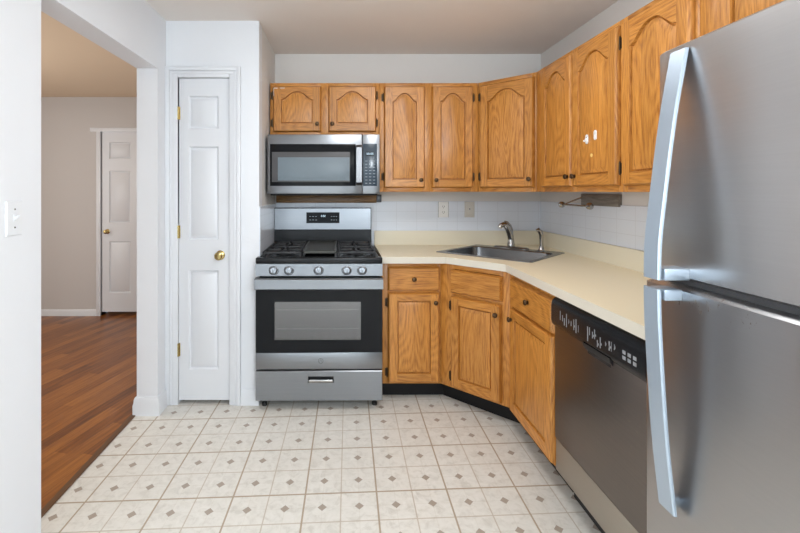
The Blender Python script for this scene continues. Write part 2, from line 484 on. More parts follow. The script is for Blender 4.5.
def panel_door(bm, x0, x1, z0, z1, yf, thick, panels, mi=0):
    """flat slab whose front face (towards -y) carries raised panels set in moulded recesses"""
    xs = sorted({x0, x1, *[p[0] for p in panels], *[p[1] for p in panels]})
    zs = sorted({z0, z1, *[p[2] for p in panels], *[p[3] for p in panels]})
    for i in range(len(xs) - 1):
        for j in range(len(zs) - 1):
            a, c = (xs[i], xs[i + 1]), (zs[j], zs[j + 1])
            hit = any(p[0] <= a[0] + 1e-6 and p[1] >= a[1] - 1e-6 and p[2] <= c[0] + 1e-6 and p[3] >= c[1] - 1e-6 for p in panels)
            if not hit:
                vv = [bm.verts.new(q) for q in ((a[0], yf, c[0]), (a[1], yf, c[0]), (a[1], yf, c[1]), (a[0], yf, c[1]))]
                bm.faces.new(vv).material_index = mi
    for p in panels:
        def ring(i, y): return [(p[0] + i, y, p[2] + i), (p[1] - i, y, p[2] + i), (p[1] - i, y, p[3] - i), (p[0] + i, y, p[3] - i)]
        loft(bm, [ring(0, yf), ring(0.002, yf + 0.002), ring(0.007, yf + 0.013), ring(0.012, yf + 0.014), ring(0.030, yf + 0.003)], mi, cap0=False)
    # rim and back
    loft(bm, [[(x0, yf, z0), (x1, yf, z0), (x1, yf, z1), (x0, yf, z1)], [(x0, yf + thick, z0), (x1, yf + thick, z0), (x1, yf + thick, z1), (x0, yf + thick, z1)]], mi, cap0=False)

def knob_prof(s): return [(0.0, 0), (0.030 * s, 0), (0.031 * s, 0.004 * s), (0.024 * s, 0.009 * s), (0.011 * s, 0.012 * s), (0.011 * s, 0.026 * s), (0.020 * s, 0.032 * s), (0.027 * s, 0.044 * s), (0.026 * s, 0.054 * s), (0.018 * s, 0.061 * s), (0.0, 0.063 * s)]

d1 = thing('door_1', 'narrow white three-panel pantry door with brass knob', 'door', (0, 0, 0), kind='structure')
b = new()
xa, xb = -0.953, -0.767
panel_door(b, DX0, DX1, 0.025, DZ, YC + 0.006, 0.035, [(xa, xb, 0.215, 0.830), (xa, xb, 1.018, 1.600), (xa, xb, 1.708, 1.914)])
obj('slab', b, M['trim'], d1)
b = new(); lathe(b, knob_prof(0.95), (-0.755, YC + 0.006, 0.925), '-y', seg=24); obj('door_knob', b, M['brass'], d1)
for z in (1.805, 1.07, 0.34):
    b = new(); tube(b, [(DX0 - 0.002, YC - 0.006, z - 0.04), (DX0 - 0.002, YC - 0.006, z + 0.04)], 0.0065, seg=10)
    box(b, DX0 - 0.001, DX0 + 0.008, YC - 0.001, YC + 0.0055, z - 0.04, z + 0.04)
    obj('hinge', b, M['brass'], d1)
# casing round the pantry door (profiled)
b = new()
def casing(b, x0, x1, z0, z1, yw, wdt, horizontal=False):
    box(b, x0, x1, yw - 0.014, yw, z0, z1, 0, 0.003)
cx0, cx1 = DX0 - 0.078, DX1 + 0.072
box(b, cx0, DX0 - 0.002, YC - 0.012, YC + 0.02, 0, DZ + 0.07, 0, 0.003); box(b, cx0, cx0 + 0.026, YC - 0.02, YC, 0, DZ + 0.07, 0, 0.004); box(b, cx0 + 0.026, cx0 + 0.045, YC - 0.016, YC, 0, DZ + 0.044, 0, 0.003)
box(b, DX1 + 0.002, cx1, YC - 0.012, YC + 0.02, 0, DZ + 0.07, 0, 0.003); box(b, cx1 - 0.026, cx1, YC - 0.02, YC, 0, DZ + 0.07, 0, 0.004); box(b, cx1 - 0.045, cx1 - 0.026, YC - 0.016, YC, 0, DZ + 0.044, 0, 0.003)
box(b, DX0 - 0.002, DX1 + 0.002, YC - 0.012, YC + 0.02, DZ + 0.003, DZ + 0.07, 0, 0.003); box(b, cx0 + 0.02, cx1 - 0.02, YC - 0.02, YC, DZ + 0.044, DZ + 0.07, 0, 0.004)
box(b, cx0 + 0.045, cx1 - 0.045, YC - 0.016, YC, DZ + 0.026, DZ + 0.044, 0, 0.003)
struct('trim_1', b, M['trim'], 'white moulded casing around the pantry door', 'door casing')

def base_prof(h): return [(0.0, 0), (0.016, 0), (0.016, h - 0.045), (0.012, h - 0.03), (0.011, h - 0.012), (0.006, h), (0.0, h)]
# baseboards: wrapped round the wall end, and beside the range
b = new()
path = [(XH - 0.002, 2.68), (XH - 0.002, 2.60), (XL, 2.60), (XL, YC - 0.022)]
rings = []
for (px, py), (ox, oy) in zip(path, ((-1, 0), (-1, -1), (1, -1), (1, 0))):
    rings.append([(px + ox * d, py + oy * d, h) for d, h in base_prof(0.105)])
loft(b, rings)
struct('baseboard_left', b, M['trim'], 'white baseboard wrapped around the wall end by the opening', 'baseboard')
b = new()
loft(b, [[(x, YC - d, h) for d, h in base_prof(0.095)] for x in (cx1 + 0.001, XC + 0.001)])
struct('baseboard_closet', b, M['trim'], 'short chipped white baseboard between pantry casing and range', 'baseboard')
b = new(); box(b, -1.243, -1.213, 1.2, 2.598, 0.0, 0.006, 0, 0.002)
struct('trim_2', b, plain('threshold_strip', s2l(96, 66, 40), 0.5), 'thin brown seam strip between vinyl and wood floors', 'threshold')

# hall beyond
HX0, HX1, HZ = -2.556, -1.80, 1.965
b = new()
box(b, XHALL, HX0, YHALL, YHALL + 0.1, 0, 2.40); box(b, HX1, XL, YHALL, YHALL + 0.1, 0, 2.40); box(b, HX0, HX1, YHALL, YHALL + 0.1, HZ, 2.40)
struct('wall_hall', b, M['hall_wall'], 'grey-white end wall of the hall', 'wall')
b = new(); box(b, XHALL - 0.1, XHALL, YR, 5.6, 0, 2.40)
struct('wall_hall_left', b, M['hall_wall'], 'far left wall of the hall', 'wall')
b = new(); box(b, XHALL, XH, YR - 0.1, YR, 0, 2.40)
struct('wall_hall_front', b, M['hall_wall'], 'near end wall of the hall', 'wall')
b = new(); box(b, XHALL, XL, 5.5, 5.6, 0, 2.40)
struct('wall_hall_rear', b, M['hall_wall'], 'wall behind the hall closet door', 'wall')
b = new()
box(b, HX0 - 0.045, HX0, YHALL - 0.014, YHALL + 0.16, 0, HZ + 0.005, 0, 0.003); box(b, HX1, HX1 + 0.045, YHALL - 0.014, YHALL + 0.16, 0, HZ + 0.005, 0, 0.003)
box(b, HX0 - 0.11, HX1 + 0.08, YHALL - 0.016, YHALL + 0.16, HZ - 0.012, HZ + 0.03, 0, 0.003)
struct('trim_3', b, M['trim'], 'pale casing around the hall door', 'door casing')
b = new(); loft(b, [[(x, YHALL - d, h) for d, h in base_prof(0.07)] for x in (XHALL, HX0 - 0.046)])
struct('baseboard_hall', b, M['trim'], 'white baseboard along the hall end wall', 'baseboard')
d2 = thing('door_2', 'white six-panel door at the end of the hall', 'door', kind='structure')
b = new()
pc = [(-2.475, -2.245), (-2.13, -1.90)]
zz = [(0.24, 0.79), (0.985, 1.54), (1.665, 1.845)]
panel_door(b, HX0 + 0.002, HX1 - 0.002, 0.043, 2.0, YHALL + 0.010, 0.035, [(p[0], p[1], z[0], z[1]) for p in pc for z in zz])
obj('slab', b, M['trim'], d2)
b = new(); lathe(b, knob_prof(0.85), (-2.492, YHALL + 0.010, 0.895), '-y'); obj('door_knob', b, M['brass'], d2)

# black vinyl toe kick under the base cabinets (continuous)
b = new()
kick = [(0.25, 2.857), (0.656, 2.857), (1.013, 2.50), (1.013, 1.93), (1.033, 1.93), (1.033, 2.508), (0.664, 2.877), (0.25, 2.877)]
prism(b, kick, 'z', 0, 0.103)
struct('trim_4', b, M['kick'], 'black vinyl toe kick strip running under the base cabinets', 'toe kick')

# tile on the walls
b = new(); box(b, XC + 0.008, XR - 0.008, YB - 0.008, YB, 0.90, 1.245)
struct('wall_tile_back', b, M['tile_x'], 'white rectangular wall tiles behind range, outlets and sink', 'wall tile')
b = new(); box(b, XR - 0.008, XR, 1.0, YB, 0.90, 1.245)
struct('wall_tile_right', b, M['tile_y'], 'white rectangular wall tiles above the right counter', 'wall tile')
b = new(); box(b, XC, XC + 0.006, YC + 0.005, YB - 0.008, 0.90, 1.225)
struct('wall_tile_left', b, M['tile_y'], 'narrow strip of white tiles on the side wall beside the range', 'wall tile')

# ------------------------------------------------------------------ cabinets
OAK = [M['oak_v'], M['oak_h'], M['oak_p']]

def contour(w, h, m, mt, A, i, n):
    """opening outline of a door frame in x,z, moved in by i; A is the rise of the cathedral arch"""
    hx = w / 2 - m - i
    zs = h - mt - A - i
    pts = [(-hx, m + i), (hx, m + i)]
    for k in range(n + 1):
        t = 1 - 2 * k / n
        g = 0.5 + 0.5 * math.cos(math.pi * abs(t) ** 1.3) if A else 0
        pts.append((t * hx, zs + A * g))
    return pts

def cab_door(parent, xc, z0, w, h, arch, knob, hinge, m=0.058, mt=0.05):
    """overlay door: frame of stiles and rails, raised panel, knob and hinges. knob, hinge: -1 left or 1 right; knob height by arch"""
    T = 0.022
    A = (0.060 if h > 0.5 else 0.056) if arch else 0.0
    if w > 0.34 and A and h > 0.5: A = 0.068
    if h < 0.4: mt = 0.038
    n = 24 if arch else 2
    b = new()
    # stiles and rails share a steep routed outer edge: E wide, from the front down to the back lip
    E, G = 0.0075, -0.004
    for sx in (-1, 1):
        xo, xe, xi = sx * w / 2, sx * (w / 2 - E), sx * (w / 2 - m)
        loft(b, [[(xo, 0, 0), (xi, 0, 0), (xi, 0, h), (xo, 0, h)], [(xo, G, 0), (xi, G, 0), (xi, G, h), (xo, G, h)],
                 [(xe, -T + 0.003, E), (xi, -T + 0.003, E), (xi, -T + 0.003, h - E), (xe, -T + 0.003, h - E)],
                 [(xe - sx * 0.002, -T, E + 0.002), (xi, -T, E + 0.002), (xi, -T, h - E - 0.002), (xe - sx * 0.002, -T, h - E - 0.002)]], 0)
    xi = w / 2 - m - 0.0005
    loft(b, [[(-xi, 0, 0), (xi, 0, 0), (xi, 0, m), (-xi, 0, m)], [(-xi, G, 0), (xi, G, 0), (xi, G, m), (-xi, G, m)],
             [(-xi, -T + 0.003, E), (xi, -T + 0.003, E), (xi, -T + 0.003, m), (-xi, -T + 0.003, m)],
             [(-xi, -T + 0.0005, E + 0.002), (xi, -T + 0.0005, E + 0.002), (xi, -T + 0.0005, m), (-xi, -T + 0.0005, m)]], 1)
    arcp = [(max(-xi, min(xi, p[0])), p[1]) for p in contour(w, h, m, mt, A, 0, n)[2:]]
    def top(y, zt): return [(xi, y, zt)] + [(p[0], y, p[1]) for p in arcp] + [(-xi, y, zt)]
    loft(b, [top(0, h), top(G, h), top(-T + 0.003, h - E), top(-T + 0.0005, h - E - 0.002)], 1)
    d = obj('door', b, OAK, parent, (xc, -0.001, z0))
    b = new()
    seq = [(-0.003, -0.002), (0.0005, -T + 0.002), (0.0035, -T + 0.0165), (0.0075, -T + 0.017), (0.0095, -T + 0.007), (0.034, -T + 0.001)]
    loft(b, [[(p[0], y, p[1]) for p in contour(w, h, m, mt, A, i, n)] for i, y in seq], 2, cap0=False)
    obj('panel', b, OAK, d, (0, 0, 0))
    if knob:
        b = new()
        kz = 0.055 if arch else h - 0.06
        lathe(b, [(0, 0), (0.010, 0), (0.0105, 0.002), (0.006, 0.004), (0.006, 0.007), (0.012, 0.010), (0.0145, 0.015), (0.012, 0.020), (0.006, 0.0225), (0, 0.023)], (knob * (w / 2 - 0.028), -T, kz), '-y', seg=18)
        obj('knob', b, M['bronze'], d)
    for fz in (() if not hinge else (0.11, 0.89) if h > 0.4 else (0.2, 0.8)):
        b = new()
        x = hinge * (w / 2 + 0.0045)
        tube(b, [(x, -0.007, fz * h - 0.026), (x, -0.007, fz * h + 0.026)], 0.0042, seg=10)
        box(b, min(x, x + hinge * 0.013), max(x, x + hinge * 0.008), -0.003, 0.0, fz * h - 0.024, fz * h + 0.024, 0, 0.001)
        for s in (-1, 1):
            tube(b, [(x, -0.007, fz * h + s * 0.026), (x, -0.007, fz * h + s * 0.031)], 0.003, seg=8)
        obj('hinge', b, M['old_hinge'], d)
    return d

def drawer_front(parent, x0, x1, z0, z1, knob=True):
    w, h, T = x1 - x0, z1 - z0, 0.022
    b = new()
    def ring(i, y): return [(-w / 2 + i, y, i), (w / 2 - i, y, i), (w / 2 - i, y, h - i), (-w / 2 + i, y, h - i)]
    loft(b, [ring(0, 0), ring(0, -0.004), ring(0.0075, -T + 0.003), ring(0.0095, -T)], 1)
    d = obj('drawer', b, OAK, parent, ((x0 + x1) / 2, -0.001, z0), sharp=20)
    if knob:
        b = new()
        lathe(b, [(0, 0), (0.010, 0), (0.0105, 0.002), (0.006, 0.004), (0.006, 0.007), (0.012, 0.010), (0.0145, 0.015), (0.012, 0.020), (0.006, 0.0225), (0, 0.023)], (0, -T, h / 2), '-y', seg=18)
        obj('knob', b, M['bronze'], d)
    return d

def face_frame(parent, W, z0, z1, xs, zs):
    """front frame; xs, zs: openings between stiles and rails as (x0,x1),(z0,z1) lists"""
    b = new()
    ex = [0] + [v for p in xs for v in p] + [W]
    for i in range(0, len(ex), 2): box(b, ex[i], ex[i + 1], 0, 0.019, z0, z1, 0, 0.001)
    ez = [z0] + [v for p in zs for v in p] + [z1]
    for (a, c) in xs:
        for i in range(0, len(ez), 2): box(b, a, c, 0.0004, 0.019, ez[i], ez[i + 1], 1, 0.0008)
    return obj('face_frame', b, OAK, parent)

def carcass(parent, poly, z0, z1, top=True):
    """side panels, floor and back built from a plan outline (local x,y); outline edge 0 is the open front"""
    b = new(); T = 0.012
    n = len(poly)
    prism(b, poly, 'z', z0 + 0.012, z0 + 0.026)
    if top: prism(b, poly, 'z', z1 - 0.022, z1 - 0.008)
    cxy = Vector((sum(p[0] for p in poly) / n, sum(p[1] for p in poly) / n))
    for i in range(1, n):
        p, q = Vector(poly[i]), Vector(poly[(i + 1) % n])
        d = (q - p).normalized(); nn = Vector((-d.y, d.x))
        if (cxy - p).dot(nn) < 0: nn = -nn
        prism(b, [tuple(p), tuple(q), tuple(q + nn * T), tuple(p + nn * T)], 'z', z0, z1)
    return obj('carcass', b, [M['oak_v']], parent)

UZ0, UZ1 = 1.318, 2.083
GW = 'oak wall cabinets'
GB = 'oak base cabinets'
# above the microwave
c = thing('wall_cabinet', 'short oak wall cabinet with two arched doors above the microwave', 'cabinet', (-0.505, 3.096, 1.712), 0, GW)
H = UZ1 - 1.712
face_frame(c, 0.765, 0, H, [(0.04, 0.355), (0.41, 0.725)], [(0.04, H - 0.035)])
carcass(c, [(0, 0.019), (0.765, 0.019), (0.765, 0.287), (0, 0.287)], 0, H)
dl = cab_door(c, 0.190, 0.025, 0.339, 0.321, True, 1, -1)
b = new(); box(b, -0.163, -0.160, -0.0233, -0.021, 0.25, 0.305, 0, 0.0004); box(b, -0.160, -0.135, -0.0233, -0.021, 0.303, 0.307, 0, 0.0004); box(b, -0.118, -0.085, -0.0233, -0.021, 0.304, 0.308, 0, 0.0004)
pc_ = obj('paint_smudge', b, M['white_plastic'], dl); pc_['label'] = 'white paint smudge on the door corner'
cab_door(c, 0.577, 0.025, 0.336, 0.321, True, -1, 1)
# two-door cabinet on the back wall
c = thing('wall_cabinet', 'tall oak wall cabinet with two narrow arched doors right of the microwave', 'cabinet', (0.262, 3.096, UZ0), 0, GW)
H = UZ1 - UZ0
face_frame(c, 0.695, 0, H, [(0.045, 0.305), (0.38, 0.64)], [(0.04, H - 0.035)])
carcass(c, [(0, 0.019), (0.695, 0.019), (0.695, 0.287), (0, 0.287)], 0, H)
cab_door(c, 0.175, 0.027, 0.286, 0.713, True, 1, -1)
cab_door(c, 0.5125, 0.027, 0.291, 0.713, True, -1, 1)
# diagonal corner wall cabinet
c = thing('wall_cabinet', 'diagonal oak corner wall cabinet with one wide arched door above the sink', 'cabinet', (0.958, 3.096, UZ0), R(-45), GW)
L = 0.403
face_frame(c, L, 0, H, [(0.03, L - 0.03)], [(0.04, H - 0.035)])
def loc45(x, y, ox, oy):
    dx, dy = x - ox, y - oy
    return ((dx - dy) * 0.70711, (dx + dy) * 0.70711)
pl = [loc45(*p, 0.958, 3.096) for p in ((0.975, 3.108), (1.252, 2.833), (1.528, 2.833), (1.528, 3.383), (0.975, 3.383))]
carcass(c, pl, 0, H)
cab_door(c, 0.207, 0.027, 0.372, 0.713, True, 1, -1)
# right wall, pair of doors
c = thing('wall_cabinet', 'oak wall cabinet with two arched doors carrying white stick-on hooks, above right counter', 'cabinet', (1.243, 2.811, UZ0), R(-90), GW)
face_frame(c, 0.866, 0, H, [(0.112, 0.44), (0.49, 0.838)], [(0.04, H - 0.035)])
carcass(c, [(0, 0.019), (0.866, 0.019), (0.866, 0.286), (0, 0.286)], 0, H)
cab_door(c, 0.2795, 0.027, 0.355, 0.713, True, 1, -1)
cab_door(c, 0.662, 0.027, 0.378, 0.713, True, -1, 1)
# right wall, single door
c = thing('wall_cabinet', 'oak wall cabinet with single arched door next to the fridge', 'cabinet', (1.243, 1.944, UZ0), R(-90), GW)
face_frame(c, 0.415, 0, H, [(0.03, 0.38)], [(0.04, H - 0.035)])
carcass(c, [(0, 0.019), (0.415, 0.019), (0.415, 0.286), (0, 0.286)], 0, H)
cab_door(c, 0.2055, 0.027, 0.379, 0.713, True, 1, -1)
# over the fridge
c = thing('wall_cabinet', 'short oak wall cabinet above the fridge at the top right corner', 'cabinet', (1.243, 1.528, 1.735), R(-90), GW)
Hf = UZ1 - 1.735
face_frame(c, 0.92, 0, Hf, [(0.10, 0.44), (0.49, 0.88)], [(0.04, Hf - 0.035)])
carcass(c, [(0, 0.019), (0.92, 0.019), (0.92, 0.286), (0, 0.286)], 0, Hf)
cab_door(c, 0.272, 0.025, 0.372, 0.298, True, 1, -1)
cab_door(c, 0.685, 0.025, 0.40, 0.298, True, -1, 1)

# base cabinets
BZ0, BZ1 = 0.104, 0.872
c = thing('base_cabinet', 'oak base cabinet with one drawer over one door, right beside the range', 'cabinet', (0.25, 2.787, 0), 0, GB)
face_frame(c, 0.376, BZ0, BZ1, [(0.05, 0.355)], [(0.14, 0.675), (0.70, 0.84)])
carcass(c, [(0, 0.019), (0.376, 0.019), (0.376, 0.59), (0, 0.59)], BZ0, BZ1)
drawer_front(c, 0.039, 0.366, 0.694, 0.845)
cab_door(c, 0.2025, 0.116, 0.327, 0.566, False, 1, -1)
c = thing('base_cabinet', 'diagonal oak sink base cabinet with plain false drawer front over one door', 'cabinet', (0.627, 2.787, 0), R(-45), GB)
face_frame(c, 0.447, BZ0, BZ1, [(0.09, 0.39)], [(0.14, 0.675), (0.70, 0.84)])
pl = [loc45(*p, 0.627, 2.787) for p in ((0.644, 2.80), (0.958, 2.486), (1.50, 2.486), (1.50, 3.36), (0.644, 3.36))]
carcass(c, pl, BZ0, BZ1, top=False)
drawer_front(c, 0.076, 0.406, 0.694, 0.838, knob=False)
cab_door(c, 0.240, 0.116, 0.326, 0.560, False, 1, -1)
c = thing('base_cabinet', 'oak base cabinet with one drawer over one door, left of the dishwasher', 'cabinet', (0.943, 2.471, 0), R(-90), GB)
face_frame(c, 0.545, BZ0, BZ1, [(0.06, 0.52)], [(0.14, 0.675), (0.70, 0.84)])
carcass(c, [(0, 0.019), (0.545, 0.019), (0.545, 0.58), (0, 0.58)], BZ0, BZ1)
drawer_front(c, 0.048, 0.536, 0.694, 0.845)
cab_door(c, 0.292, 0.116, 0.488, 0.566, False, -1, 0, m=0.062)
# oak end panel carrying the counter beyond the dishwasher
b = new(); box(b, 0.945, 1.525, 1.24, 1.31, 0, 0.872, 0, 0.002)
tag(obj('end_panel', b, OAK), 'oak filler panel between dishwasher and fridge', 'panel')

# ------------------------------------------------------------------ countertop and sink
SC, SA = Vector((1.0495, 2.924)), R(-45)
def sl(u, v): return (SC.x + u * math.cos(SA) - v * math.sin(SA), SC.y + u * math.sin(SA) + v * math.cos(SA))
outer = [(0.247, YB - 0.009), (0.247, 2.728), (0.642, 2.728), (0.912, 2.447), (0.912, 1.14), (XR - 0.009, 1.14), (XR - 0.009, YB - 0.009)]
inner = [sl(-0.300, -0.265), sl(0.300, -0.265), sl(0.300, 0.205), sl(-0.300, 0.205)]
ct = thing('countertop', 'cream laminate countertop running from the range around the corner to the fridge', 'countertop', (0.912, 2.4, 0.873))
b = new()
def ring_edges(pts, z):
    vv = [b.verts.new((p[0], p[1], z)) for p in pts]
    return [b.edges.new((vv[i], vv[(i + 1) % len(vv)])) for i in range(len(vv))]
es = ring_edges(outer, 0.914) + ring_edges(inner, 0.914)
fill = bmesh.ops.triangle_fill(b, use_beauty=True, edges=es)
fcs = [f for f in fill['geom'] if isinstance(f, bmesh.types.BMFace)]
ext = bmesh.ops.extrude_face_region(b, geom=fcs)
for v in [g for g in ext['geom'] if isinstance(g, bmesh.types.BMVert)]: v.co.z -= 0.038
for v in b.verts: v.co -= Vector((0.912, 2.4, 0.873))
obj('top', b, M['laminate'], ct)
b = new()
e = [(0.247, 2.728), (0.642, 2.728), (0.912, 2.447), (0.912, 1.14)]
e2 = [(0.247, 2.7255), (0.641, 2.7255), (0.9095, 2.446), (0.9095, 1.14)]
loft(b, [[(p[0] - 0.912, p[1] - 2.4, 0.0005) for p in e2] + [(p[0] - 0.912, p[1] - 2.4, 0.0005) for p in reversed(e)],
         [(p[0] - 0.912, p[1] - 2.4, 0.0405) for p in e2] + [(p[0] - 0.912, p[1] - 2.4, 0.0405) for p in reversed(e)]])
fe = obj('front_edge', b, M['lam_edge'], ct); fe['label'] = 'paler laminate edge strip along the counter front'
b = new()
bs = [(0.247, YB - 0.0285), (0.247, YB - 0.0085), (XR - 0.0085, YB - 0.0085), (XR - 0.0085, 1.14), (XR - 0.0285, 1.14), (XR - 0.0285, YB - 0.0285)]
prism(b, [(p[0] - 0.912, p[1] - 2.4) for p in bs], 'z', 0.041, 0.147)
obj('backsplash_lip', b, M['lam_lip'], ct)

sk = thing('sink', 'stainless steel drop-in corner sink set diagonally in the counter', 'sink', (SC.x, SC.y, 0.914), SA)
b = new()
cy = -0.03
rings = [rrect(0, 0, 0.319, 0.285, 0.022, 0.0005), rrect(0, 0, 0.318, 0.284, 0.022, 0.004), rrect(0, 0, 0.311, 0.277, 0.022, 0.0055),
         rrect(0, cy, 0.286, 0.222, 0.06, 0.004), rrect(0, cy, 0.280, 0.216, 0.056, -0.002), rrect(0, cy, 0.272, 0.208, 0.056, -0.13), rrect(0, cy, 0.262, 0.198, 0.05, -0.155), rrect(0, cy, 0.235, 0.172, 0.04, -0.166), rrect(0, cy, 0.03, 0.03, 0.025, -0.170)]
loft(b, rings, cap0=False)
obj('basin', b, M['sink'], sk)
b = new(); lathe(b, [(0, 0.001), (0.025, 0.001), (0.04, 0.004), (0.044, 0.006), (0.046, 0.002), (0.0, -0.004)], (0, cy, -0.168)); obj('drain', b, M['chrome'], sk)

fx, fy = sl(-0.035, 0.247)
fa = thing('faucet', 'chrome single-lever kitchen faucet on the back rim of the sink', 'faucet', (fx, fy, 0.9195), SA)
b = new(); loft(b, [rrect(0, 0, 0.125, 0.027, 0.026, 0), rrect(0, 0, 0.125, 0.027, 0.026, 0.006), rrect(0, 0, 0.115, 0.02, 0.0195, 0.011)]); obj('deck_plate', b, M['chrome'], fa)
b = new(); lathe(b, [(0, 0.01), (0.026, 0.01), (0.027, 0.03), (0.024, 0.036), (0.022, 0.06), (0.0, 0.062)], (0, 0, 0)); obj('base_ring', b, M['chrome'], fa)
b = new()
sp = [(0, 0, 0.055), (-0.002, -0.004, 0.085), (-0.008, -0.012, 0.115), (-0.015, -0.022, 0.142), (-0.024, -0.034, 0.162), (-0.034, -0.047, 0.168), (-0.045, -0.062, 0.160), (-0.050, -0.070, 0.148)]
tube(b, sp, [0.021, 0.021, 0.021, 0.020, 0.019, 0.017, 0.016, 0.015], seg=16); obj('spout', b, M['chrome'], fa)
b = new()
tube(b, [(-0.004, 0.006, 0.10), (-0.006, 0.016, 0.13), (-0.012, 0.012, 0.156), (-0.024, -0.006, 0.180), (-0.038, -0.022, 0.188)], [0.015, 0.014, 0.011, 0.008, 0.006], seg=12); obj('lever', b, M['chrome'], fa)
fx, fy = sl(0.175, 0.247)
sd = thing('side_sprayer', 'small chrome side sprayer on the right back corner of the sink', 'sprayer', (fx, fy, 0.9195), SA)
b = new(); lathe(b, [(0, 0), (0.024, 0), (0.024, 0.004), (0.017, 0.012), (0.014, 0.03), (0, 0.03)], (0, 0, 0)); obj('collar', b, M['chrome'], sd)
b = new(); tube(b, [(0, 0, 0.025), (0, 0, 0.07), (0, -0.001, 0.105), (-0.006, -0.006, 0.13), (-0.014, -0.014, 0.140), (-0.022, -0.022, 0.135)], [0.013, 0.012, 0.014, 0.016, 0.016, 0.012], seg=14); obj('spray_head', b, M['chrome'], sd)

# ------------------------------------------------------------------ range
rg = thing('gas_range', 'freestanding stainless steel gas range with black oven door', 'range', (-0.138, 2.65, 0), R(0.6))
b = new(); box(b, -0.364, 0.364, 0.045, 0.70, 0.045, 0.885, 0, 0.003)
# cut of the oven cavity is modelled as an inset lining in front of the body
obj('body', b, M['black'], rg)
for x in (-0.34, 0.34):
    for y in (0.075, 0.62):
        b = new(); lathe(b, [(0, 0), (0.016, 0), (0.016, 0.018), (0.009, 0.02), (0.009, 0.047), (0, 0.047)], (x, y, 0)); obj('foot', b, M['matte_black'], rg)
# storage drawer with recessed pull
b = new()
W, WB = 0.382, 0.366
px0, px1, pz0, pz1 = -0.068, 0.088, 0.166, 0.205
def rec(x0, x1, z0, z1, y): return [(x0, y, z0), (x1, y, z0), (x1, y, z1), (x0, y, z1)]
loft(b, [rec(-W, W, 0.058, 0.238, 0.04), rec(-W, W, 0.058, 0.238, 0.005), rec(-W + 0.003, W - 0.003, 0.061, 0.235, 0.002), rec(px0, px1, pz0, pz1, 0.002), rec(px0, px1, pz0, pz1, 0.030)])
dr = obj('drawer', b, M['steel_x'], rg)
b = new(); box(b, px0 + 0.004, px1 - 0.004, -0.006, 0.010, pz0 + 0.004, pz0 + 0.022, 0, 0.004); obj('pull', b, M['chrome'], dr)
b = new(); box(b, px0 + 0.001, px1 - 0.001, 0.026, 0.0295, pz0 + 0.001, pz1 - 0.001); obj('pull_recess', b, M['matte_black'], dr)
# oven door: steel bottom band, black glass with window opening
b = new(); box(b, -W, W, 0.0, 0.042, 0.249, 0.348, 0, 0.003)
od = obj('oven_door', b, M['steel_x'], rg)
wx0, wx1, wz0, wz1 = -0.268, 0.252, 0.425, 0.655
b = new()
rows = loft(b, [rec(wx0, wx1, wz0, wz1, 0.042), rec(-W, W, 0.349, 0.80, 0.042), rec(-W, W, 0.349, 0.80, 0.003), rec(-W + 0.002, W - 0.002, 0.351, 0.798, 0.001), rec(wx0, wx1, wz0, wz1, 0.001), rec(wx0, wx1, wz0, wz1, 0.042)], cap0=False, cap1=False)
obj('door_glass', b, M['glass_black'], od)
b = new(); box(b, wx0, wx1, 0.0035, 0.006, wz0, wz1); ow = obj('oven_window', b, M['oven_window'], od)
b = new()
for z in (0.485, 0.60): tube(b, [(wx0 + 0.012, 0.03, z), (wx1 - 0.012, 0.03, z)], 0.003, seg=8)
for k in range(16):
    x = wx0 + 0.03 + k * 0.0305
    for z in (0.485, 0.60): tube(b, [(x, 0.028, z - 0.002), (x, 0.040, z + 0.003)], 0.0015, seg=6)
obj('oven_rack', b, M['rack'], ow)
b = new(); box(b, wx0, wx1, 0.0425, 0.0445, wz0, wz1); obj('oven_lining', b, M['oven_inside'], ow)
# round badge
b = new()
ring = []
for k in range(28):
    a = 2 * math.pi * k / 28; ring.append((0.010 + 0.0145 * math.cos(a), -0.0012, 0.300 + 0.0145 * math.sin(a)))
tube(b, ring + [ring[0]], 0.0012, seg=6)
for s in (-1, 1):
    arc = [(0.010 + s * (0.002 + 0.0055 * (1 - math.cos(t * 0.9)) * 0.6), -0.0012, 0.300 + 0.0085 * math.cos(t)) for t in [i * 0.35 for i in range(10)]]
    tube(b, arc, 0.0009, seg=6)
obj('round_badge', b, M['charcoal'], od)
# wide flat handle
b = new()
prof = [(-0.048, 0.742), (-0.042, 0.737), (-0.012, 0.737), (0.0, 0.742), (0.0, 0.752), (-0.030, 0.752), (-0.034, 0.756), (-0.034, 0.788), (-0.028, 0.794), (0.0, 0.794), (0.0, 0.803), (-0.040, 0.803), (-0.048, 0.797)]
prism(b, prof, 'x', -W, W)
obj('handle', b, M['steel_x'], od)
# control panel, slightly sloped, knobs
b = new(); prism(b, [(-0.002, 0.812), (0.05, 0.812), (0.05, 0.884), (-0.001, 0.884)], 'x', -W, W); cp = obj('control_panel', b, M['steel_x'], rg)
for i, x in enumerate((-0.272, -0.181, -0.003, 0.166, 0.258)):
    b = new()
    lathe(b, [(0, -0.004), (0.027, -0.004), (0.027, 0.003), (0.022, 0.005), (0.020, 0.026), (0.017, 0.029), (0, 0.029)], (0, 0, 0), '-y', seg=24)
    box(b, -0.0045, 0.0045, -0.036, -0.020, -0.018, 0.018, 0, 0.002)
    k = obj('knob', b, M['steel_x'], rg, (x, 0.0, 0.847)); k.rotation_euler = (R(-6), R(12 if i < 2 else 0), 0)
    b = new(); lathe(b, [(0.0275, -0.002), (0.031, -0.002), (0.031, 0.002), (0.0275, 0.003)], (0, 0, 0), '-y', seg=24); obj('skirt', b, M['charcoal'], k)
